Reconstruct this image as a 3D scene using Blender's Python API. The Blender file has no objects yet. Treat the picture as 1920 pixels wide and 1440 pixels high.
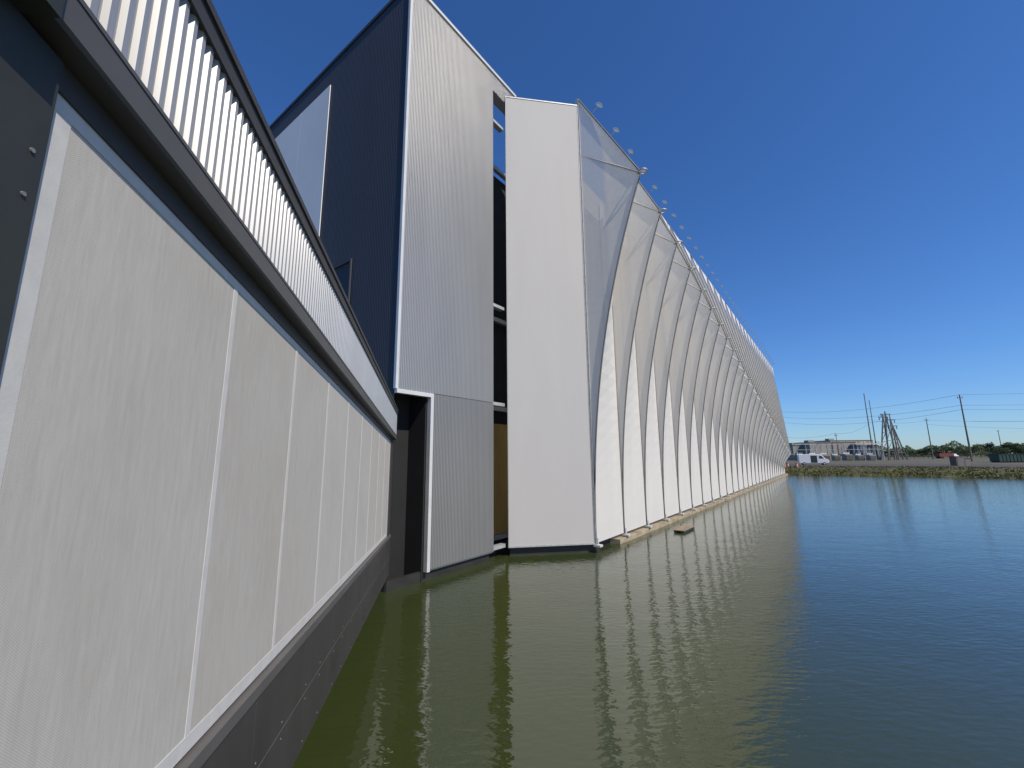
import bpy, math, random, bmesh
from mathutils import Vector as V, Matrix
random.seed(7)
scene=bpy.context.scene
col=scene.collection

# ------------------------------------------------------------ materials
def newmat(name):
    m=bpy.data.materials.new(name);m.use_nodes=True
    nt=m.node_tree;b=nt.nodes["Principled BSDF"]
    return m,nt,b
def mapped(nt,scale=(1,1,1),rot=(0,0,0)):
    g=nt.nodes.new("ShaderNodeNewGeometry");mp=nt.nodes.new("ShaderNodeMapping")
    mp.inputs["Scale"].default_value=scale;mp.inputs["Rotation"].default_value=rot
    nt.links.new(g.outputs["Position"],mp.inputs["Vector"]);return mp.outputs[0]
def noise(nt,vec,scale,detail=4,rough=.55):
    n=nt.nodes.new("ShaderNodeTexNoise");n.inputs["Scale"].default_value=scale
    n.inputs["Detail"].default_value=detail;n.inputs["Roughness"].default_value=rough
    nt.links.new(vec,n.inputs["Vector"]);return n.outputs["Fac"]
def ramp(nt,fac,stops):
    r=nt.nodes.new("ShaderNodeValToRGB");e=r.color_ramp.elements
    e[0].position=stops[0][0];e[0].color=(*stops[0][1],1)
    e[1].position=stops[-1][0];e[1].color=(*stops[-1][1],1)
    for p,c in stops[1:-1]:
        x=e.new(p);x.color=(*c,1)
    nt.links.new(fac,r.inputs[0]);return r.outputs[0]
def bump(nt,b,h,strength=.3,dist=.01,prev=None):
    n=nt.nodes.new("ShaderNodeBump");n.inputs["Strength"].default_value=strength;n.inputs["Distance"].default_value=dist
    nt.links.new(h,n.inputs["Height"])
    if prev: nt.links.new(prev,n.inputs["Normal"])
    if b: nt.links.new(n.outputs[0],b.inputs["Normal"])
    return n.outputs[0]
def mixc(nt,fac,a,b,mode='MIX'):
    m=nt.nodes.new("ShaderNodeMix");m.data_type='RGBA';m.blend_type=mode
    for s,v in ((0,fac),(6,a),(7,b)):
        if isinstance(v,(int,float)): m.inputs[s].default_value=v
        elif isinstance(v,tuple): m.inputs[s].default_value=(*v,1)
        else: nt.links.new(v,m.inputs[s])
    return m.outputs[2]
def simple(name,c,rough=.6,metal=0,var=.12,scale=3,stretch=(1,1,1),bs=0,bd=.005):
    m,nt,b=newmat(name);vec=mapped(nt,stretch)
    f=noise(nt,vec,scale)
    lo=tuple(max(0,x*(1-var)) for x in c);hi=tuple(min(1,x*(1+var)) for x in c)
    nt.links.new(ramp(nt,f,[(.3,lo),(.7,hi)]),b.inputs["Base Color"])
    b.inputs["Roughness"].default_value=rough;b.inputs["Metallic"].default_value=metal
    if bs: bump(nt,b,noise(nt,vec,scale*6),bs,bd)
    return m

M={}
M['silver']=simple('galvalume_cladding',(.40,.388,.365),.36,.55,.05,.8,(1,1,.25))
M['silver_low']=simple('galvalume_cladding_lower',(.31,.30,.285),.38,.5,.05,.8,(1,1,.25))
M['silver_band']=simple('corrugated_aluminium',(.46,.45,.43),.34,.5,.05,1.5,(1,1,.4))
M['navy']=simple('navy_cladding',(.031,.034,.046),.6,.0,.08,.6,(1,1,.3))
M['trim']=simple('pale_metal_trim',(.58,.57,.55),.45,.2,.06,2)
M['galv']=simple('galvanised_steel',(.42,.42,.41),.5,.4,.15,6)
M['dark_trim']=simple('charcoal_trim',(.042,.040,.039),.55,0,.1,3)
M['flash']=simple('grey_flashing',(.080,.077,.074),.45,0,.08,2)
M['joint']=simple('panel_joint_edge',(.20,.19,.18),.45,.2,.1,5)
M['base_panel']=simple('dark_bronze_panel',(.050,.044,.041),.5,.1,.2,2,(1,1,.5),.1)
M['base_cap']=simple('bronze_cap',(.105,.099,.094),.5,.1,.1,2)
M['post']=simple('dark_post',(.027,.031,.028),.55,.1,.12,6,(1,1,1),.15,.002)
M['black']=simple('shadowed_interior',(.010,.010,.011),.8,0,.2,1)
M['hull']=simple('black_base_undershadow',(.02,.019,.016),.6,0,.3,1.5,(1,1,2),.3,.02)  # near-black base colour with the shade under the walls painted in
M['white_wall']=simple('white_wall_panel',(.68,.68,.68),.5,0,.05,.4)
M['sail_backing']=simple('added_pale_backing',(.32,.31,.285),.8,0,.12,.25,(1,1,.2))  # pale colour of the wall added to brighten the sail fins
M['ply']=simple('yellow_plywood',(.52,.31,.07),.7,0,.2,.8,(1,1,.3))
M['ledge']=simple('tan_concrete',(.30,.245,.165),.85,0,.35,1.2,(1,1,3),.5,.02)
M['floatwood']=simple('weathered_float_wood',(.24,.18,.12),.85,0,.3,3)
M['wood']=simple('pole_wood',(.12,.10,.085),.8,0,.2,2,(1,1,.3))
M['wire']=simple('wire_metal',(.12,.13,.15),.5,.3,.05,1)
M['lamp']=simple('lamp_housing',(.50,.51,.52),.4,.4,.08,5)
M['rope']=simple('edge_webbing',(.15,.15,.15),.7,0,.2,9)

def fabric(name,c,transl,transp,wr):
    m,nt,b=newmat(name)
    vec=mapped(nt,(1,1,.18))
    f=noise(nt,vec,1.3,5)
    base=ramp(nt,f,[(.25,tuple(x*.95 for x in c)),(.75,c)])
    nt.links.new(base,b.inputs["Base Color"]);b.inputs["Roughness"].default_value=.7
    if wr:
        v2=mapped(nt,(.6,.6,3.6),(0.25,0.1,0))
        bump(nt,b,noise(nt,v2,1.3,3),wr,.05)
    if transl==0: return m
    tr=nt.nodes.new("ShaderNodeBsdfTranslucent");nt.links.new(base,tr.inputs[0])
    tp=nt.nodes.new("ShaderNodeBsdfTransparent")
    a=nt.nodes.new("ShaderNodeMixShader");a.inputs[0].default_value=transl
    nt.links.new(b.outputs[0],a.inputs[1]);nt.links.new(tr.outputs[0],a.inputs[2])
    c2=nt.nodes.new("ShaderNodeMixShader");c2.inputs[0].default_value=transp
    nt.links.new(a.outputs[0],c2.inputs[1]);nt.links.new(tp.outputs[0],c2.inputs[2])
    nt.links.new(c2.outputs[0],nt.nodes["Material Output"].inputs[0]);return m
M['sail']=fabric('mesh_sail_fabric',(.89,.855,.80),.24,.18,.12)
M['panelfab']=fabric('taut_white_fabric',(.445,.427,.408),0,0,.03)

def screen_mat():
    m,nt,b=newmat('woven_screen')
    g=nt.nodes.new("ShaderNodeNewGeometry")
    d=nt.nodes.new("ShaderNodeVectorMath");d.operation='DOT_PRODUCT';d.inputs[1].default_value=(-.1815,.9834,0)
    nt.links.new(g.outputs["Position"],d.inputs[0])
    sp=nt.nodes.new("ShaderNodeSeparateXYZ");nt.links.new(g.outputs["Position"],sp.inputs[0])
    def sn(src,k):
        a=nt.nodes.new("ShaderNodeMath");a.operation='MULTIPLY';a.inputs[1].default_value=k;nt.links.new(src,a.inputs[0])
        s=nt.nodes.new("ShaderNodeMath");s.operation='SINE';nt.links.new(a.outputs[0],s.inputs[0]);return s.outputs[0]
    pr=nt.nodes.new("ShaderNodeMath");pr.operation='MULTIPLY'
    nt.links.new(sn(d.outputs["Value"],2*math.pi/.0088),pr.inputs[0]);nt.links.new(sn(sp.outputs["Z"],2*math.pi/.0088),pr.inputs[1])
    mr=nt.nodes.new("ShaderNodeMapRange");mr.inputs[1].default_value=-1;mr.inputs[2].default_value=1
    nt.links.new(pr.outputs[0],mr.inputs[0])
    c1=ramp(nt,mr.outputs[0],[(.10,(.41,.388,.352)),(.5,(.525,.50,.455)),(1,(.575,.55,.505))])
    vs=noise(nt,mapped(nt,(1,1,.10)),34,6,.8)
    c2=mixc(nt,.6,c1,ramp(nt,vs,[(.34,(.76,.75,.73)),(.66,(1,1,1))]),'MULTIPLY')
    cl=noise(nt,mapped(nt,(1,1,.8)),1.2,6,.6)
    c3=mixc(nt,.45,c2,ramp(nt,cl,[(.30,(.82,.80,.77)),(.70,(1,1,1))]),'MULTIPLY')
    oi=nt.nodes.new("ShaderNodeObjectInfo")
    c4=mixc(nt,1.0,c3,ramp(nt,oi.outputs["Random"],[(0,(.93,.92,.905)),(1,(1.0,1.0,1.0))]),'MULTIPLY')
    nt.links.new(c4,b.inputs["Base Color"]);b.inputs["Roughness"].default_value=.8
    bump(nt,b,mr.outputs[0],.15,.002)
    return m
M['screen']=screen_mat()
M['screen_edge']=simple('screen_border_webbing',(.53,.512,.485),.7,0,.06,12,(1,1,1),.25,.002)

def water_mat():
    m,nt,b=newmat('pond_water')
    v=mapped(nt,(1,1,1))
    f=noise(nt,v,.12,3)
    nt.links.new(ramp(nt,f,[(.3,(.030,.040,.011)),(.7,(.037,.047,.015))]),b.inputs["Base Color"])
    b.inputs["Roughness"].default_value=.01;b.inputs["IOR"].default_value=1.78
    r1=noise(nt,mapped(nt,(1,2.4,1),(0,0,math.radians(-30))),3.4,2,.45)
    r2=noise(nt,mapped(nt,(1,1.5,1),(0,0,math.radians(20))),.6,2,.5)
    n1=bump(nt,None,r2,.20,.08)
    bump(nt,b,r1,.36,.028,n1)
    return m
M['water']=water_mat()

def ground_mat():
    m,nt,b=newmat('yard_ground')
    v=mapped(nt)
    a=noise(nt,v,.05,6);bb=noise(nt,v,1.5,8,.7)
    c=ramp(nt,a,[(.35,(.10,.08,.065)),(.5,(.12,.11,.075)),(.68,(.07,.085,.035))])
    c=mixc(nt,.7,c,ramp(nt,bb,[(.3,(.55,.55,.55)),(.7,(1,1,1))]),'MULTIPLY')
    nt.links.new(c,b.inputs["Base Color"]);b.inputs["Roughness"].default_value=.95
    bump(nt,b,bb,.6,.1);return m
M['ground']=ground_mat()
M['bank']=simple('bank_soil',(.070,.062,.030),.95,0,.45,1.4,(1,1,1),.5,.1)
M['asphalt']=simple('yard_asphalt',(.072,.054,.049),.9,0,.2,.4)
M['rock']=simple('limestone_rock',(.13,.115,.09),.9,0,.4,1.3,(1,1,1),.6,.05)
M['grass']=simple('dry_grass',(.10,.115,.026),.9,0,.5,.4)
M['leaf']=simple('foliage',(.040,.066,.018),.8,0,.5,.7)
M['bark']=simple('bark',(.09,.07,.05),.9,0,.3,3)
M['vanwhite']=simple('white_van_paint',(.8,.8,.8),.3,0,.02,1)
M['glass']=simple('dark_glass',(.02,.025,.03),.1,0,.05,1)
M['tyre']=simple('tyre_rubber',(.02,.02,.02),.8,0,.1,4)
M['bgrey']=simple('grey_metal_building',(.24,.225,.20),.7,0,.1,.3,(1,1,.4))
M['bblue']=simple('blue_grey_building',(.15,.18,.21),.7,0,.1,.3)
M['bbeige']=simple('beige_building',(.40,.34,.26),.8,0,.1,.3)
M['bdoor']=simple('building_door_grey',(.13,.12,.11),.7,0,.1,.3)
M['red']=simple('red_truck_paint',(.16,.03,.022),.5,0,.1,1)
M['green']=simple('dark_green_steel',(.02,.045,.033),.5,.1,.25,1)
M['orange']=simple('orange_plastic',(.5,.12,.04),.5,0,.08,2)

# ------------------------------------------------------------ mesh helpers
class MB:
    def __init__(s): s.v=[];s.f=[];s.m=[]
    def add(s,vs,fs,mi=0):
        o=len(s.v);s.v+=[tuple(a) for a in vs]
        for f in fs: s.f.append(tuple(o+i for i in f));s.m.append(mi)
    def quad(s,a,b,c,d,mi=0): s.add([a,b,c,d],[(0,1,2,3)],mi)
    def hexa(s,p,mi=0):
        s.add(p,[(3,2,1,0),(4,5,6,7),(0,1,5,4),(1,2,6,5),(2,3,7,6),(3,0,4,7)],mi)
    def box(s,x0,x1,y0,y1,z0,z1,T=None,mi=0):
        p=[(x0,y0,z0),(x1,y0,z0),(x1,y1,z0),(x0,y1,z0),(x0,y0,z1),(x1,y0,z1),(x1,y1,z1),(x0,y1,z1)]
        if T: p=[T(*q) for q in p]
        s.hexa(p,mi)
    def tube(s,pts,r,n=6,mi=0,r2=None):
        pts=[V(p) for p in pts];o=len(s.v);N=len(pts)
        for i,p in enumerate(pts):
            d=(pts[min(i+1,N-1)]-pts[max(i-1,0)]).normalized()
            a=d.cross(V((0,0,1)))
            if a.length<.05: a=d.cross(V((1,0,0)))
            a.normalize();b=d.cross(a)
            rr=r if r2 is None else r+(r2-r)*i/(N-1)
            for k in range(n):
                t=2*math.pi*k/n;s.v.append(tuple(p+a*math.cos(t)*rr+b*math.sin(t)*rr))
        for i in range(N-1):
            for k in range(n):
                s.f.append((o+i*n+k,o+i*n+(k+1)%n,o+(i+1)*n+(k+1)%n,o+(i+1)*n+k));s.m.append(mi)
        s.f.append(tuple(o+k for k in range(n))[::-1]);s.m.append(mi)
        s.f.append(tuple(o+(N-1)*n+k for k in range(n)));s.m.append(mi)
    def cyl(s,c,axis,r,h,n=16,mi=0,r2=None):
        c=V(c);ax=V(axis).normalized();s.tube([c,c+ax*h],r,n,mi,r2)
    def obj(s,name,mats,parent=None,smooth=False):
        me=bpy.data.meshes.new(name);me.from_pydata(s.v,[],s.f)
        if not isinstance(mats,(list,tuple)): mats=[mats]
        for m in mats: me.materials.append(m)
        me.polygons.foreach_set("material_index",s.m)
        if smooth: me.polygons.foreach_set("use_smooth",[True]*len(s.f))
        me.update()
        bm=bmesh.new();bm.from_mesh(me);bmesh.ops.recalc_face_normals(bm,faces=bm.faces);bm.to_mesh(me);bm.free()
        ob=bpy.data.objects.new(name,me);col.objects.link(ob)
        if parent is not None:
            ob.parent=parent;ob.matrix_parent_inverse=Matrix.Translation(-parent.location)
        return ob
def empty(name,loc,label,cat,group=None):
    e=bpy.data.objects.new(name,None);e.location=loc;e.empty_display_size=.3;col.objects.link(e)
    return tag(e,label,cat,group)
def tag(o,label,cat,group=None):
    o["label"]=label;o["category"]=cat
    if group:o["group"]=group
    return o
def dup(root,loc,rz=0,scale=1):
    r=root.copy();r.location=loc;r.rotation_euler=(0,0,rz);r.scale=(scale,)*3;col.objects.link(r)
    for c in root.children:
        k=c.copy();k.parent=r;k.matrix_parent_inverse=Matrix.Identity(4);col.objects.link(k)
    return r

# ------------------------------------------------------------ frames
HL=V((-.1815,.9834,0));NL=V((.9834,.1815,0));SLOPE=-.0618
def A(a,l,z):
    p=HL*a+NL*(l);return V((p.x,p.y,4+SLOPE*a+z))
P2=V((3.50,18.83,0));FD=V((.6027,.7980,0));NN=V((.7980,-.6027,0))
def Fr(s,o,z):
    p=P2+FD*s+NN*o;return V((p.x,p.y,z))
COR=V((-3.80,13.57,0))
def S(s,o,z):
    p=COR+FD*s+NN*o;return V((p.x,p.y,z))

def corr(mb,T,s0,s1,z0,z1,pitch,dep,out=0):
    n=int(round((s1-s0)/pitch));pitch=(s1-s0)/n;pts=[]
    for i in range(n):
        b=s0+i*pitch
        pts+=[(b,0),(b+pitch*.38,0),(b+pitch*.50,dep),(b+pitch*.88,dep)]
    pts.append((s1,0))
    vs=[];fs=[]
    for s_,o_ in pts: vs+= [T(s_,out+o_,z0),T(s_,out+o_,z1)]
    for i in range(len(pts)-1): fs.append((2*i,2*i+2,2*i+3,2*i+1))
    mb.add(vs,fs)

# ============================================================ SILVER / NAVY CORNER BUILDING
sb=empty('corner_building',COR,"tall corner building with silver ribbed cladding and a navy side wall","building")
RP=.072
mb=MB();corr(mb,S,1.60,4.98,.35,6.26,RP,.022);mb.box(1.7,4.97,-18,-.03,.3,6.5,S)
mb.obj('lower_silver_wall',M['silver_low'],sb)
mb=MB();corr(mb,S,0.06,4.98,6.28,22.36,RP,.022)
corr(mb,S,4.98,6.75,21.45,22.36,RP,.022)
mb.box(.02,4.97,-18,-.03,6.51,22.2,S);mb.box(4.98,6.75,-.5,-.03,21.45,22.2,S)
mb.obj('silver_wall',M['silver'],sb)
mb=MB()
def Nv(s,o,z): return S(-o,-s,z)
corr(mb,Nv,0.06,18,.35,22.36,.10,.007)
mb.obj('navy_wall',M['navy'],sb)
mb=MB();mb.box(-.05,6.8,-.06,.07,22.36,22.50,S);mb.box(-.05,.06,-.06,.06,6.26,22.36,S)
mb.obj('pale_edge_trim',M['trim'],sb)
mb=MB();mb.box(-.05,.05,-18,-.07,22.36,22.52,S);mb.obj('dark_roof_trim',M['navy'],sb)
mb=MB()
a=-17.0
while a<-5.7:
    b=min(a+2.9,-5.63);mb.box(-.06,-.025,a,b-.02,9,21.19,S);a+=2.9
mb.obj('white_wall_panel',M['white_wall'],sb)
mb=MB()
for a in (-4.45,-3.05): mb.box(-.09,-.02,a,a+.08,9,11.6,S)
mb.box(-.09,-.02,-4.45,-2.97,11.6,11.7,S);mb.obj('opening_frame',M['navy'],sb)
mb=MB()
mb.box(1.47,1.60,-.10,.08,.30,6.26,S);mb.box(0.0,1.47,-.10,.08,6.12,6.26,S)
mb.obj('door_frame',M['trim'],sb)
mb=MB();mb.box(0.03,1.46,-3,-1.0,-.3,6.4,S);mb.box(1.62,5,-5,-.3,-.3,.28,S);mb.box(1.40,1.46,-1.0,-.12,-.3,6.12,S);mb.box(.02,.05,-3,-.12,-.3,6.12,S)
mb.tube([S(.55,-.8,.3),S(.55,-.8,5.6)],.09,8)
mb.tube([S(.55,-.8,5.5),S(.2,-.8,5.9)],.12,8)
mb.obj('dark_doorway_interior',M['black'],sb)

# ============================================================ FABRIC HALL
PITCH=3.06;NB=28;HT=22.1
hall=empty('fabric_clad_hall',Fr(0,0,0),"huge hall screened with pleated white fabric sails standing in water","building")
mb=MB();mb.box(-3.4,86,-30,-4.4,.3,18.9,Fr);mb.box(.3,86.5,-30,-.35,-.4,.26,Fr);mb.box(-3.4,.3,-30,-3.4,-.4,.26,Fr)
mb.obj('hall_body',M['black'],hall)
mb=MB();mb.box(2.0,85.6,-2.6,-2.5,.3,21.6,Fr)
mb.obj('added_sail_backing',M['sail_backing'],hall)  # wall added behind the sails so the fins look brighter
mb=MB();mb.box(-2.6,1.5,-4.38,-4.25,.5,5.6,Fr);mb.obj('plywood_wall',M['ply'],hall)
mb=MB()
for z in (.35,6.2,10.6,19.9): mb.box(-3.6,-2.7,-3.0,-2.75,z,z+.14,Fr)
for z in (.35,6.2,10.6,18.9): mb.box(-3.4,1.5,-4.2,-4.0,z,z+.2,Fr)
for s in (-2.2,0.2,): mb.box(s,s+.2,-4.2,-4.0,.3,19,Fr)
mb.obj('steel_bracket',M['galv'],hall)
PA=V((-.21,18.23,0));PB=V((3.47,18.81,0));pd=(PB-PA).normalized();pn=V((pd.y,-pd.x,0))
def Pf(s,o,z):
    p=PA+pd*s+pn*o;return V((p.x,p.y,z))
L=(PB-PA).length
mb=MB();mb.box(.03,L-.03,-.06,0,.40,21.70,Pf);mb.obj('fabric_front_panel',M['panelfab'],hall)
mb=MB();mb.box(0,L,-.09,.02,21.70,21.76,Pf);mb.box(0,L,-.09,.02,.34,.40,Pf);mb.box(0,.02,-.09,.02,.40,21.70,Pf);mb.box(L-.03,L+.01,-.09,.02,.40,21.70,Pf)
mb.obj('panel_frame',M['galv'],hall)
mb=MB();mb.box(.1,L+.3,-.9,-.2,-.4,.31,Pf);mb.box(0,4.9,-.28,-.15,-.4,.3,S);mb.obj('undershadow_plinth',M['hull'],hall)  # recessed plinth strips, their black paints the under-shadow band above the water

def ridge(k):
    zr=16.6-.38*k-.003*k*k;orr=1.45+1.5*math.exp(-k/12.0);return zr,orr
def rid_o(k,z):
    zr,orr=ridge(k)
    if z<=zr: return orr*max(0,(z-.35)/(zr-.35))**2.1
    return orr*(HT-z)/(HT-zr)
for k in range(NB):
    zr,orr=ridge(k);s0=k*PITCH
    zs=[.38+(zr-.38)*i/24 for i in range(25)]+[zr+(HT-zr)*i/4 for i in range(1,5)]
    vs=[];fs=[]
    for z in zs:
        o=rid_o(k,z)+.012
        vs+= [Fr(s0+.02,0,z),Fr(s0+.02,o*.5,z),Fr(s0+.02,o,z),Fr(s0+.02,o,z),Fr(s0+.02+(PITCH-.05)*.5,o*.5,z),Fr(s0+PITCH-.03,0,z)]
    for i in range(len(zs)-1):
        for j in (0,1,3,4): fs.append((i*6+j,i*6+j+1,(i+1)*6+j+1,(i+1)*6+j))
    mb=MB();mb.add(vs,fs);mb.obj('fabric_sail',M['sail'],hall,False)
    mb=MB();mb.tube([Fr(s0,rid_o(k,z)+.03,z) for z in zs],.038,5);mb.obj('edge_cable',M['rope'],hall,True)
    mb=MB();R=Fr(s0,orr,zr)
    mb.tube([Fr(s0+.08,-.1,min(zr+2.4,21.5)),R],.05,5)
    mb.tube([Fr(s0+.08,-.1,.4),Fr(s0+.08,-.1,HT)],.06,5)
    mb.tube([Fr(s0+1.5,-2.4,.4),Fr(s0+1.5,-2.4,21)],.16,5)
    mb.obj('support_strut',M['galv'],hall)
    mb=MB();mb.tube([Fr(s0+.2*math.cos(t),orr+.1+.2*math.sin(t),zr) for t in [2*math.pi*i/12 for i in range(13)]],.035,5)
    mb.obj('tension_ring',M['galv'],hall,True)
    mb=MB();mb.box(s0-.1,s0+.16,-.05,.26,.25,.33,Fr);mb.tube([Fr(s0+.03,.1,.33),Fr(s0+.03,.1,.6)],.035,6);mb.obj('anchor_bracket',M['trim'],hall)
mb=MB();mb.box(0,NB*PITCH,-.12,-.04,HT,HT+.10,Fr);mb.box(-.06,.03,-.1,.05,.3,HT,Fr);mb.obj('top_rail',M['galv'],hall)
mb=MB();s=2.2
while s<86:
    w=random.uniform(5,9);mb.box(s,s+w-.01,-1,random.uniform(.15,.18),-.4,random.uniform(.20,.22),Fr);s+=w
mb.obj('concrete_ledge',M['ledge'],hall)

def floodlight_at(s):
    base=Fr(s,0,HT+.08)
    e=empty('floodlight',base,"small pale floodlight on an outrigger arm above the fabric edge","light","floodlights along the roof edge")
    mb=MB();mb.tube([base,Fr(s,.25,HT+.25),Fr(s,.5,HT+.36)],.018,5);mb.obj('arm',M['galv'],e)
    mb=MB()
    def T(x,y,z): return Fr(s+x*.7,.55+y*.6+z*.5,HT+.42-y*.5+z*.6)
    mb.box(-.2,.2,-.2,.2,-.05,.05,T);mb.box(-.13,.13,-.13,.13,.05,.12,T);mb.obj('lamp_head',M['lamp'],e)
for i in range(38): floodlight_at(1.4+i*2.2)

# ============================================================ SLOPING LINK BUILDING
lb=empty('link_building',A(2,-1.5,-4),"low sloping link building with woven fabric screens and corrugated band","building")
A0,A1=-4.0,13.98
ZT,ZB=1.34,-1.40;LF=-1.30
mb=MB();mb.box(A0,A1,-6,LF-.04,-2.58,2.2,A);mb.obj('building_core',M['dark_trim'],lb)
edges=[1.50]+[1.60+1.295*i for i in range(1,9)]+[13.30]
for i in range(len(edges)-1):
    a,b=edges[i],edges[i+1]
    mb=MB();mb.box(a+.001,b-.001,LF-.03,LF,ZB,ZT,A);mb.obj('woven_screen_panel',M['screen'],lb)
mb=MB()
for i,e in enumerate(edges):
    w=.025 if 0<i<len(edges)-1 else .05
    x=e if i else e+.05
    mb.box(x-w,x+w*(1 if i else .6),LF,LF+.003,ZB+.09,ZT-.06,A)
mb.box(1.50,13.30,LF,LF+.004,ZB,ZB+.09,A);mb.box(1.50,13.30,LF,LF+.004,ZT-.06,ZT,A)
mb.obj('screen_border',M['screen_edge'],lb)
mb=MB();mb.box(13.32,A1,LF-.03,LF+.03,-2.5,1.5,A);mb.obj('end_trim',M['dark_trim'],lb)
mb=MB()
corr(mb,A,A0,A1,1.58,2.25,.075,.020,-1.207)
mb.box(A0,A1,-1.5,-1.22,1.60,2.24,A);mb.obj('corrugated_band',M['silver_band'],lb)
mb=MB();mb.box(A0,A1+.03,-1.6,-1.170,2.25,2.36,A);mb.box(A0,A1+.03,-1.6,-1.155,2.36,2.41,A);mb.obj('roof_coping',M['dark_trim'],lb)
mb=MB()
prof=[(-1.185,1.60),(-1.185,1.46),(-1.195,1.45)]
vs=[];fs=[]
for a in (A0,A1):
    for l,z in prof: vs.append(A(a,l,z))
n_=len(prof)
for i in range(n_-1): fs.append((i,i+1,n_+i+1,n_+i))
mb.add(vs,fs);mb.box(A0,A1,-1.215,-1.181,1.58,1.60,A)
mb.obj('gutter_flashing',M['flash'],lb)
mb=MB();mb.box(A0,A1,-1.30,-1.195,1.445,1.50,A);mb.box(A0,A1,-1.31,-1.285,1.34,1.445,A);mb.obj('soffit',M['dark_trim'],lb)
mb=MB();mb.box(A0,A1,LF-.02,-1.235,-1.50,-1.415,A);mb.obj('base_cap',M['base_cap'],lb)
mb=MB();mj=MB()
a=A0
while a<A1-.1:
    b=min(a+1.295,A1)
    mb.box(a+.006,b-.006,LF-.02,-1.25,-2.04,-1.505,A);mb.box(a+.006,b-.006,LF-.02,-1.25,-2.57,-2.052,A)
    mj.box(a-.005,a+.005,LF-.02,-1.253,-2.57,-1.505,A);a=b
mj.box(A0,A1,LF-.02,-1.2525,-2.051,-2.041,A)
mb.obj('base_panel',M['base_panel'],lb);mj.obj('panel_joint',M['joint'],lb)
mb=MB();mb.cyl((0,0,0),NL,.008,.006,8);bt=mb.obj('panel_bolt',M['joint']);first=True
a=A0+1.295*5
while a<A1-.3:
    for z in (-1.98,-2.11,-2.5):
        for da in (.08,.65):
            o=bt if first else bt.copy()
            if not first: col.objects.link(o)
            first=False
            o.parent=lb;o.matrix_parent_inverse=Matrix.Translation(-lb.location);o.location=A(a+da,-1.252,z)
    a+=1.295
mb=MB();mb.box(.4,1.47,-1.33,-1.262,-2.57,1.42,A);mb.box(.4,1.31,-1.33,-1.155,1.42,2.7,A);mb.obj('corner_post',M['post'],lb)
for z,a_,l_ in ((-.9,1.41,-1.264),(.1,1.41,-1.264),(.90,1.425,-1.264),(1.05,1.425,-1.264),(1.60,1.27,-1.157)):
    mb=MB();mb.cyl(A(a_,l_,z),NL,.0075,.008,8);mb.obj('post_bolt',M['joint'],lb)
for a in (0,4,8,12):
    mb=MB();mb.tube([A(a,-2.5,-2.6),V((A(a,-2.5,0).x,A(a,-2.5,0).y,-1))],.25,12);mb.obj('support_pile',M['hull'],lb)

# ============================================================ FLOATING DOCK
dk=empty('floating_dock',(9.35,24.1,0),"small weathered wooden float moored beside the building ledge","dock")
mb=MB()
def D(x,y,z):
    p=V((9.35,24.1,0))+FD*x*1.1+NN*y*.6;return V((p.x,p.y,z))
for i in range(6): mb.box(-.9+i*.3,-.9+i*.3+.28,-.5,.5,.10,.14,D)
mb.obj('deck',M['floatwood'],dk)
mb=MB();mb.box(-.9,.9,-.42,-.2,-.1,.095,D);mb.box(-.9,.9,.2,.42,-.1,.095,D);mb.obj('float_beam',M['hull'],dk)

# ============================================================ WATER / GROUND
mb=MB();mb.quad((-2500,-600,0),(2500,-600,0),(2500,2500,0),(-2500,2500,0))
w=mb.obj('water',M['water']);w["kind"]="structure"
bankpts=[(-700,640),(-60,170),(30,108),(57.6,89.8),(65,84.6),(72.3,79.3),(82.2,69.4),(95,58),(120,38),(200,-20),(1500,-900)]
fine=[]
for i in range(len(bankpts)-1):
    a=V((*bankpts[i],0));b=V((*bankpts[i+1],0));n=max(1,min(40,int((b-a).length/1.5)))
    for j in range(n): fine.append(a+(b-a)*j/n)
fine.append(V((*bankpts[-1],0)))
od=V((.66,.751,0))
offs=[(-.6,-.5),(.2,.05),(1.0,.22),(2.4,.40),(5,.75),(9,1.2),(14,1.5)]
def strip(name,offs,mat,jit):
    vs=[];fs=[];W=len(offs)
    for p in fine:
        j=random.uniform(-1,1)*.5*jit
        for i,(o,z) in enumerate(offs):
            q=p+od*(o+(j if i<W-2 else 0));vs.append((q.x,q.y,z+(random.uniform(-.05,.05)*jit if 0<i<W-2 else 0)))
    for i in range(len(fine)-1):
        for j in range(W-1): fs.append((i*W+j,(i+1)*W+j,(i+1)*W+j+1,i*W+j+1))
    mb=MB();mb.add(vs,fs);o=mb.obj(name,mat);o["kind"]="structure";return o
strip('pond_bank',offs,M['bank'],1)
strip('ground',[(14,1.5),(40,1.5),(120,1.5),(500,1.5),(4000,1.5)],M['ground'],0)
mb=MB()
def Y(x,y,z):
    p=V((57.6,89.8,0))+od*y+V((.751,-.66,0))*x;return V((p.x,p.y,z))
mb.quad(Y(-30,14.5,1.504),Y(90,14.5,1.504),Y(90,42,1.504),Y(-30,42,1.504));o=mb.obj('yard_pavement',M['asphalt']);o["kind"]="structure"

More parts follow.
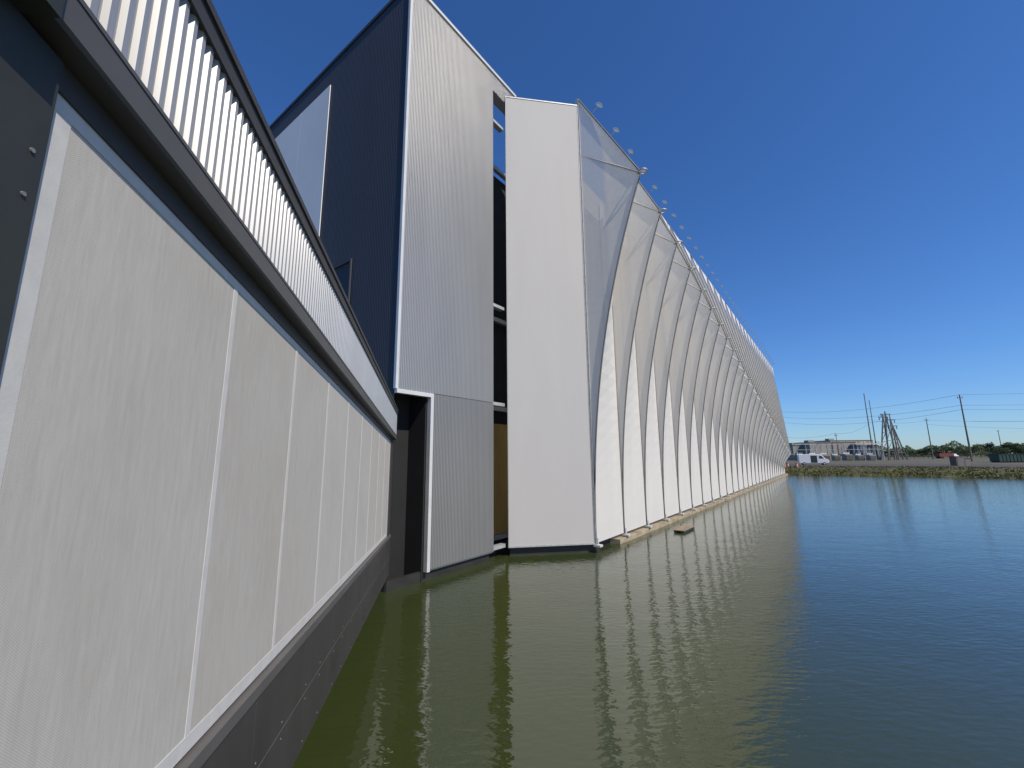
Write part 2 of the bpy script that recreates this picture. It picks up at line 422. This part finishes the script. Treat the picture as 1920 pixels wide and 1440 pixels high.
def bz(o):
    for (a,za),(b,zb) in zip(offs,offs[1:]):
        if a<=o<=b: return za+(zb-za)*(o-a)/(b-a)
    return 1.5
seg=[p for p in fine if 40<p.x<135]
mb=MB()
for i in range(9000):
    p=random.choice(seg);o=random.uniform(.1,13) if random.random()<.65 else random.uniform(.3,4)
    q=p+od*o+V((random.uniform(-1,1),random.uniform(-1,1),0));z=bz(o)-.05
    h=random.uniform(.10,.32)*(1.6 if random.random()<.06 else 1)
    for _ in range(3):
        t=random.uniform(0,6.28);d=V((math.cos(t),math.sin(t),0));wv=.12;l=d.cross(V((0,0,1)))*random.uniform(-.3,.3)*h*2
        a=q+d*random.uniform(-.2,.2)+V((0,0,z))
        mb.add([a-d*wv,a+d*wv,a+l+V((0,0,h))],[(0,1,2)])
o=mb.obj('bank_grass',M['grass']);o["kind"]="stuff"
mb=MB()
seg2=[p for p in fine if 78<p.x<130]
for i in range(220):
    p=random.choice(seg2);o=abs(random.gauss(.4,.6));q=p+od*o+V((random.uniform(-.8,.8),random.uniform(-.8,.8),0));r=random.uniform(.08,.26)
    c=V((q.x,q.y,bz(o)+r*.2));vs=[]
    for d in [(1,0,0),(0,1,0),(-1,0,0),(0,-1,0),(0,0,1),(0,0,-1)]: vs.append(c+V(d)*r*random.uniform(.6,1.3)+V((random.uniform(-1,1),random.uniform(-1,1),0))*r*.3)
    mb.add(vs,[(0,1,4),(1,2,4),(2,3,4),(3,0,4),(1,0,5),(2,1,5),(3,2,5),(0,3,5)])
o=mb.obj('riprap_rock',M['rock']);o["kind"]="stuff"

# ============================================================ TREES
def make_tree(seed,h):
    rnd=random.Random(seed)
    e=empty('tree',(0,0,0),"bushy dark green tree at the edge of the yard","tree","trees behind the yard")
    mb=MB();mb.tube([(0,0,0),(.1,.05,h*.25),(.0,.1,h*.5)],h*.03,7,0,h*.015)
    lob=[]
    for i in range(9):
        t=rnd.uniform(0,6.28);r=rnd.uniform(.1,.42)*h;c=V((math.cos(t)*r,math.sin(t)*r,h*rnd.uniform(.30,.8)));lob.append((c,h*rnd.uniform(.12,.24)))
        mb.tube([(0,0,h*.3),tuple(c*.6+V((0,0,h*.15))),tuple(c)],h*.012,5,0,h*.004)
    mb.obj('trunk',M['bark'],e)
    mb=MB()
    for c,r in lob:
        for _ in range(130):
            d=V((rnd.gauss(0,1),rnd.gauss(0,1),rnd.gauss(0,1))).normalized()*r*rnd.uniform(.55,1.15);d.z*=.75
            p=c+d;a=V((rnd.gauss(0,1),rnd.gauss(0,1),rnd.gauss(0,1))).normalized();b=a.orthogonal().normalized();s=h*.032*rnd.uniform(.6,1.3)
            mb.quad(p-a*s,p-b*s*.7,p+a*s,p+b*s*.7)
    mb.obj('crown',M['leaf'],e);return e
tmpl=[make_tree(i,7) for i in (3,9,21)]
def uX(u,Yd): return Yd*(u-960)/803.
spots=[(1705,300,1.0),(1722,310,1.1),(1740,280,1.0),(1752,270,1.1),(1766,240,1.3),(1782,290,1.1),(1800,300,1.15),(1822,280,1.3),(1838,260,1.3),(1852,265,1.45),(1868,280,1.4),(1884,270,1.3),(1900,262,1.35),(1918,255,1.4),(1935,260,1.35),(1668,330,.9),(1690,320,1.0),(1713,250,.8),(1730,262,.8),(1793,250,.9),(1812,245,.85),(1878,240,1.0),(1908,238,1.0)]
for i,(u,yd,sc) in enumerate(spots):
    loc=(uX(u,yd),yd,1.4)
    if i<3:
        t=tmpl[i];t.location=loc;t.scale=(sc,)*3
        for c in t.children: c.matrix_parent_inverse=Matrix.Identity(4)
    else: dup(tmpl[i%3],loc,random.uniform(0,6),sc)
mb=MB()
for i in range(15000):
    u=random.uniform(1500,2050);yd=random.uniform(345,400);x=uX(u,yd)
    hmax=6.5+2.2*math.sin(u*.05)+1.5*math.sin(u*.13+1)+(3.0 if u>1700 else 0)
    p=V((x,yd,1.5+hmax*random.random()**.7));a=V((random.gauss(0,1),random.gauss(0,1),random.gauss(0,1))).normalized();b=a.orthogonal();s=random.uniform(.4,.9)
    mb.quad(p-a*s,p-b*s*.7,p+a*s,p+b*s*.7)
o=mb.obj('distant_woodland',M['leaf']);o["kind"]="stuff"

# ============================================================ VAN
vl=V((75.6,107.9,1.506));va=math.atan2(-.44,.897)
van=empty('parked_van',vl,"white high-roof delivery van parked on the yard by the pond","van")
def profile(mb,pts,y0,y1,mi=0):
    n=len(pts);vs=[(x,y0,z) for x,z in pts]+[(x,y1,z) for x,z in pts]
    mb.add(vs,[tuple(range(n))[::-1],tuple(range(n,2*n))]+[(i,(i+1)%n,n+(i+1)%n,n+i) for i in range(n)],mi)
mb=MB();profile(mb,[(-3.1,.45),(-3.1,2.45),(-2.95,2.68),(1.3,2.72),(1.75,2.55),(2.45,1.55),(3.05,1.3),(3.15,.95),(3.12,.45)],-1,1)
vb=mb.obj('body',M['vanwhite'],van);bv=vb.modifiers.new('bevel','BEVEL');bv.width=.08;bv.segments=2
mb=MB();mb.quad((1.83,-.85,2.5),(2.42,-.85,1.66),(2.42,.85,1.66),(1.83,.85,2.5));mb.v=[(x+.03,y,z+.02) for x,y,z in mb.v];mb.obj('windshield',M['glass'],van)
mb=MB();mb.add([(1.15,-1.01,1.6),(2.15,-1.01,1.6),(1.7,-1.01,2.25),(1.15,-1.01,2.25)],[(0,1,2,3)]);mb.obj('side_window',M['glass'],van)
mb=MB();mb.box(-.6,.75,-1.012,-1.004,.6,2.35);mb.obj('open_side_door',M['glass'],van)
for x in (-2.0,2.15):
    for y in (-1.02,.8):
        mb=MB();mb.cyl((x,y,.36),(0,1,0),.36,.22,16);mb.obj('wheel',M['tyre'],van)
        mb=MB();mb.cyl((x,y-.01 if y<0 else y+.19,.36),(0,1,0),.2,.04,12);mb.obj('rim',M['trim'],van)
mb=MB();mb.box(3.05,3.25,-.95,.95,.4,.7);mb.obj('bumper',M['tyre'],van)
for o in van.children: o.matrix_parent_inverse=Matrix.Identity(4)
van.rotation_euler=(0,0,va)

# ============================================================ DISTANT BUILDINGS
def simple_building(name,u0,u1,yd,h,mat,label,depth=18):
    x0,x1=uX(u0,yd),uX(u1,yd)
    e=empty(name,((x0+x1)/2,yd,1.5),label,"building")
    mb=MB();mb.box(x0,x1,yd,yd+depth,1.4,1.5+h)
    n=int((x1-x0)/2.5)
    for i in range(n+1):
        xx=x0+(x1-x0)*i/max(1,n);mb.box(xx-.12,xx+.12,yd-.12,yd,1.4,1.5+h-.4)
    mb.obj('wall',mat,e)
    mb=MB();mb.box(x0-.3,x1+.3,yd-.3,yd+depth+.3,1.5+h,1.75+h);mb.box(x0+3,x0+6,yd+5,yd+8,1.75+h,2.8+h);mb.obj('roof',M['bgrey'],e)
    for i in range(max(1,n//3)):
        xx=x0+2+i*7.5
        if xx+2.4<x1: mb=MB();mb.box(xx,xx+2.2,yd-.18,yd-.1,1.5,4.6);mb.obj('door',M['bdoor'],e)
    return e
simple_building('industrial_building',1488,1518,205,7.2,M['bgrey'],"low grey metal industrial building beyond the pond")
simple_building('industrial_building',1520,1606,200,8.2,M['bgrey'],"wide grey ribbed industrial building beyond the pond")
simple_building('industrial_building',1608,1650,196,6.6,M['bblue'],"blue-grey metal shed beside the electrical yard")
simple_building('industrial_building',1560,1640,235,10.2,M['bbeige'],"beige flat-roofed block behind the grey industrial building")

def transformer():
    e=empty('transformer',(0,0,0),"grey electrical transformer with bushings in the fenced yard","transformer","transformers in the electrical yard")
    mb=MB();mb.box(-1.3,1.3,-.9,.9,.2,2.4)
    for i in range(7): mb.box(-1.2+i*.38,-1.1+i*.38,-1.35,-.9,.5,2.1)
    mb.obj('tank',M['bgrey'],e)
    mb=MB()
    for x in (-.8,0,.8): mb.tube([(x,0,2.4),(x,0,3.7)],.14,6,0,.05)
    mb.cyl((-1,.5,2.7),(1,0,0),.25,2,8);mb.obj('bushing',M['trim'],e);return e
tr=transformer();locs=[(1500,170),(1524,172),(1545,168),(1566,175),(1588,170),(1610,172),(1632,170)]
for i,(u,yd) in enumerate(locs):
    if i==0:
        tr.location=(uX(u,yd),yd,1.5)
        for c in tr.children:c.matrix_parent_inverse=Matrix.Identity(4)
    else: dup(tr,(uX(u,yd),yd,1.5),0,random.uniform(.85,1.15))
def gantry():
    e=empty('bus_gantry',(0,0,0),"galvanised steel bus gantry in the electrical yard","gantry","gantries in the electrical yard")
    mb=MB()
    for x in (-4,0,4):
        mb.tube([(x,-.5,0),(x,0,7)],.1,5);mb.tube([(x,.5,0),(x,0,7)],.1,5)
    mb.box(-4.6,4.6,-.15,.15,6.9,7.2);mb.box(-4.6,4.6,-.1,.1,4.6,4.75);mb.obj('frame',M['galv'],e)
    mb=MB()
    for x in (-3,-2,-1,1,2,3): mb.tube([(x,0,7.2),(x,0,8)],.12,6,0,.06)
    mb.obj('insulator',M['bdoor'],e);return e
ga=gantry()
for i,(u,yd) in enumerate([(1512,180),(1560,182),(1602,180),(1640,178)]):
    if i==0:
        ga.location=(uX(u,yd),yd,1.5)
        for c in ga.children:c.matrix_parent_inverse=Matrix.Identity(4)
    else: dup(ga,(uX(u,yd),yd,1.5),random.uniform(-.2,.2),1)
def aframe(u,yd,h,lean):
    x=uX(u,yd);e=empty('a_frame_pylon',(x,yd,1.5),"leaning dark steel A-frame line structure beside the substation","pylon","A-frame line structures")
    mb=MB();top=V((x+lean,yd,1.5+h))
    mb.tube([(x-2.4,yd,1.4),tuple(top)],.34,6,0,.2);mb.tube([(x+2.8,yd+1.5,1.4),tuple(top)],.34,6,0,.2)
    for f0,f1 in ((.2,.4),(.4,.6),(.6,.8)):
        L0=V((x-2.4,yd,1.4)).lerp(top,f0);R1=V((x+2.8,yd+1.5,1.4)).lerp(top,f1);R0_=V((x+2.8,yd+1.5,1.4)).lerp(top,f0)
        mb.tube([L0,R1],.12,5);mb.tube([L0,R0_],.12,5)
    mb.obj('leg',M['bdoor'],e)
    mb=MB();mb.box(x+lean-2.2,x+lean+2.2,yd-.2,yd+.2,1.5+h*.93,1.5+h*.93+.35)
    for k in (-1.9,0,1.9): mb.tube([(x+lean+k,yd,1.5+h*.93),(x+lean+k,yd,1.5+h*.93-1.3)],.16,5)
    mb.obj('crossarm',M['wire'],e)
aframe(1661,192,20.5,1.4);aframe(1675,188,21.5,-.8);aframe(1686,196,19.5,-1.6);aframe(1694,190,16,-3.0)
def pole(u,yd,ztop,arm,rad,lean=0):
    x=uX(u,yd);e=empty('utility_pole',(x,yd,1.5),"tall dark utility pole carrying overhead wires","pole","utility poles")
    mb=MB();mb.tube([(x,yd,1.3),(x+lean,yd,ztop)],rad,8,0,rad*.55);mb.obj('shaft',M['wood'],e)
    if arm:
        mb=MB();mb.box(x+lean-arm,x+lean+arm,yd-.1,yd+.1,ztop-1.2,ztop-1.0)
        for k in (-.9,0,.9): mb.tube([(x+lean+k*arm,yd,ztop-1),(x+lean+k*arm,yd,ztop-.6)],.08,5)
        mb.obj('crossarm',M['wood'],e)
    return V((x+lean,yd,ztop))
pA=pole(1820,140.6,23.6,.9,.28,0)
pB=pole(1748,200,20.8,.8,.25)
pC=pole(1637,190,31.5,0,.26)
pC2=pole(1645,195,29,0,.22)
pD=pole(1468,240,28.6,.8,.25)
pE=pole(1572,190,13.5,.6,.18)
pF=pole(1880,330,22,.9,.3)
def wire(a,b,sag):
    mb=MB();a=V(a);b=V(b)
    mb.tube([tuple(a.lerp(b,i/14)-V((0,0,sag*4*(i/14)*(1-i/14)))) for i in range(15)],.04,4)
    tag(mb.obj('power_line',M['wire']),"thin dark overhead power line sagging between poles","power line","overhead power lines")
off=V((260,120,27))
wire(pA,off,1.5);wire(pA-V((0,0,3.6)),off-V((0,0,4.5)),1.5);wire(pA-V((0,0,5)),off-V((0,0,6.5)),1.6);wire(pA-V((0,0,9)),off-V((0,0,11)),1)
wire(pA,pD,2.5);wire(pA-V((0,0,3.6)),pD-V((0,0,3)),2.5);wire(pA-V((0,0,5)),pD-V((0,0,6)),3)
wire(pB-V((0,0,1)),pC-V((0,0,12)),1.5);wire(pB-V((0,0,1)),V((330,190,24)),3);wire(pC-V((0,0,14)),pE,1.5);wire(pE,pD-V((0,0,14)),1.5)
wire(pB-V((0,0,3)),V((330,190,18)),3)

def semi():
    yd=235;x=uX(1774,yd);e=empty('red_truck',(x,yd,1.5),"small red semi truck with box trailer parked far off","truck")
    mb=MB();mb.box(x-5,x+2.6,yd-1.25,yd+1.25,2.5,4.3);mb.obj('trailer',M['red'],e)
    mb=MB();profile(mb,[(3,2.1),(3,3.9),(4.2,4.0),(4.7,3.3),(5.4,3.1),(5.5,2.0)],-1.2,1.2);mb.v=[(a+x,b+yd,c) for a,b,c in mb.v];mb.obj('cab',M['vanwhite'],e)
    for k in (-4.2,-3.1,3.4,4.9):
        mb=MB();mb.cyl((x+k,yd-1.3,2.0),(0,1,0),.5,2.6,12);mb.obj('wheel',M['tyre'],e)
semi()
def dumpster():
    yd=118;x=uX(1900,yd);e=empty('roll_off_container',(x,yd,1.5),"long dark green steel roll-off container on the yard","container")
    mb=MB();mb.box(x-4.2,x+5,yd,yd+2.4,1.75,3.7)
    for i in range(10): mb.box(x-4.2+i*1,x-4.05+i*1,yd-.1,yd,1.75,3.6)
    mb.box(x-4.3,x+5.1,yd-.12,yd+2.5,3.7,3.82);mb.obj('body',M['green'],e)
    mb=MB();mb.box(x-4.2,x+5,yd+.3,yd+.5,1.5,1.74);mb.box(x-4.2,x+5,yd+1.9,yd+2.1,1.5,1.74);mb.obj('rail',M['tyre'],e)
dumpster()
def hut():
    yd=90;x=uX(1806,yd);z=1.5;e=empty('pump_cabinet',(x,yd,z),"weathered grey pump cabinet on a frame near the bank","cabinet")
    mb=MB();mb.box(x-1.7,x-.1,yd,yd+1.4,z-.5,z+1.9);mb.box(x,x+1.6,yd+.2,yd+1.4,z-.5,z+1.5);mb.obj('cabinet_body',M['rock'],e)
    mb=MB();mb.box(x-1.8,x,yd-.1,yd+1.5,z+1.9,z+2.0);mb.box(x+.02,x+1.7,yd+.1,yd+1.5,z+1.5,z+1.6);mb.obj('roof',M['bdoor'],e)
    mb=MB();mb.box(x-1.5,x-.3,yd-.04,yd,z-.3,z+1.7);mb.obj('door',M['bdoor'],e)
    mb=MB();mb.box(x+.2,x+1.4,yd+.16,yd+.2,z-.3,z+1.3);mb.obj('door',M['bdoor'],e)
hut()
def barrel():
    e=empty('traffic_barrel',(0,0,0),"orange traffic barrel with pale bands on the bank","traffic barrel","orange barrels by the building end")
    mb=MB()
    for z0,z1,r0,r1 in ((0,.3,.30,.28),(.42,.6,.27,.26),(.72,1.0,.25,.22)): mb.cyl((0,0,z0),(0,0,1),r0,z1-z0,14,0,r1)
    mb.cyl((0,0,0),(0,0,1),.38,.08,14);mb.obj('drum',M['orange'],e)
    mb=MB();mb.cyl((0,0,.3),(0,0,1),.28,.12,14,0,.27);mb.cyl((0,0,.6),(0,0,1),.26,.12,14,0,.25);mb.obj('reflective_band',M['trim'],e);return e
br=barrel();pos=[(62.3,98.5),(63.5,99.2),(64.6,97.7)]
for i,(x,y) in enumerate(pos):
    if i==0:
        br.location=(x,y,1.2)
        for c in br.children:c.matrix_parent_inverse=Matrix.Identity(4)
    else: dup(br,(x,y,1.25),i,1)

# ============================================================ LIGHT, SKY, CAMERA
EL=math.radians(46);HD=math.radians(134)
sd=V((math.sin(HD)*math.cos(EL),math.cos(HD)*math.cos(EL),math.sin(EL)))
sun=bpy.data.lights.new('sun','SUN');sun.energy=4.9;sun.angle=math.radians(.5);sun.color=(1,.92,.79)
so=bpy.data.objects.new('sun',sun);so.rotation_euler=sd.to_track_quat('Z','Y').to_euler();so.location=(0,0,60);col.objects.link(so)
wd=bpy.data.worlds.new("World");scene.world=wd;wd.use_nodes=True;nt=wd.node_tree
sk=nt.nodes.new("ShaderNodeTexSky");sk.sky_type='NISHITA';sk.sun_disc=False;sk.sun_elevation=EL;sk.sun_rotation=HD
sk.altitude=0;sk.air_density=1.0;sk.dust_density=.2;sk.ozone_density=3.0
tint=mixc(nt,1.0,sk.outputs[0],(.70,.95,1.36),'MULTIPLY')
hs=nt.nodes.new("ShaderNodeHueSaturation");hs.inputs["Saturation"].default_value=1.06
nt.links.new(tint,hs.inputs["Color"])
nt.links.new(hs.outputs[0],nt.nodes["Background"].inputs[0]);nt.nodes["Background"].inputs[1].default_value=.1
scene.view_settings.view_transform='Standard';scene.view_settings.look='None';scene.view_settings.exposure=0

p=math.atan(138/790);r=math.radians(.5)
F=V((0,math.cos(p),math.sin(p)));U0=V((0,-math.sin(p),math.cos(p)));R0=V((1,0,0))
R=R0*math.cos(r)-U0*math.sin(r);U=U0*math.cos(r)+R0*math.sin(r)
cam=bpy.data.cameras.new('camera');cam.sensor_width=36;cam.lens=790/1920*36;cam.clip_start=.05;cam.clip_end=6000
co=bpy.data.objects.new('camera',cam)
co.matrix_world=Matrix(((R.x,U.x,-F.x,0),(R.y,U.y,-F.y,0),(R.z,U.z,-F.z,4.0),(0,0,0,1)))
col.objects.link(co);scene.camera=co
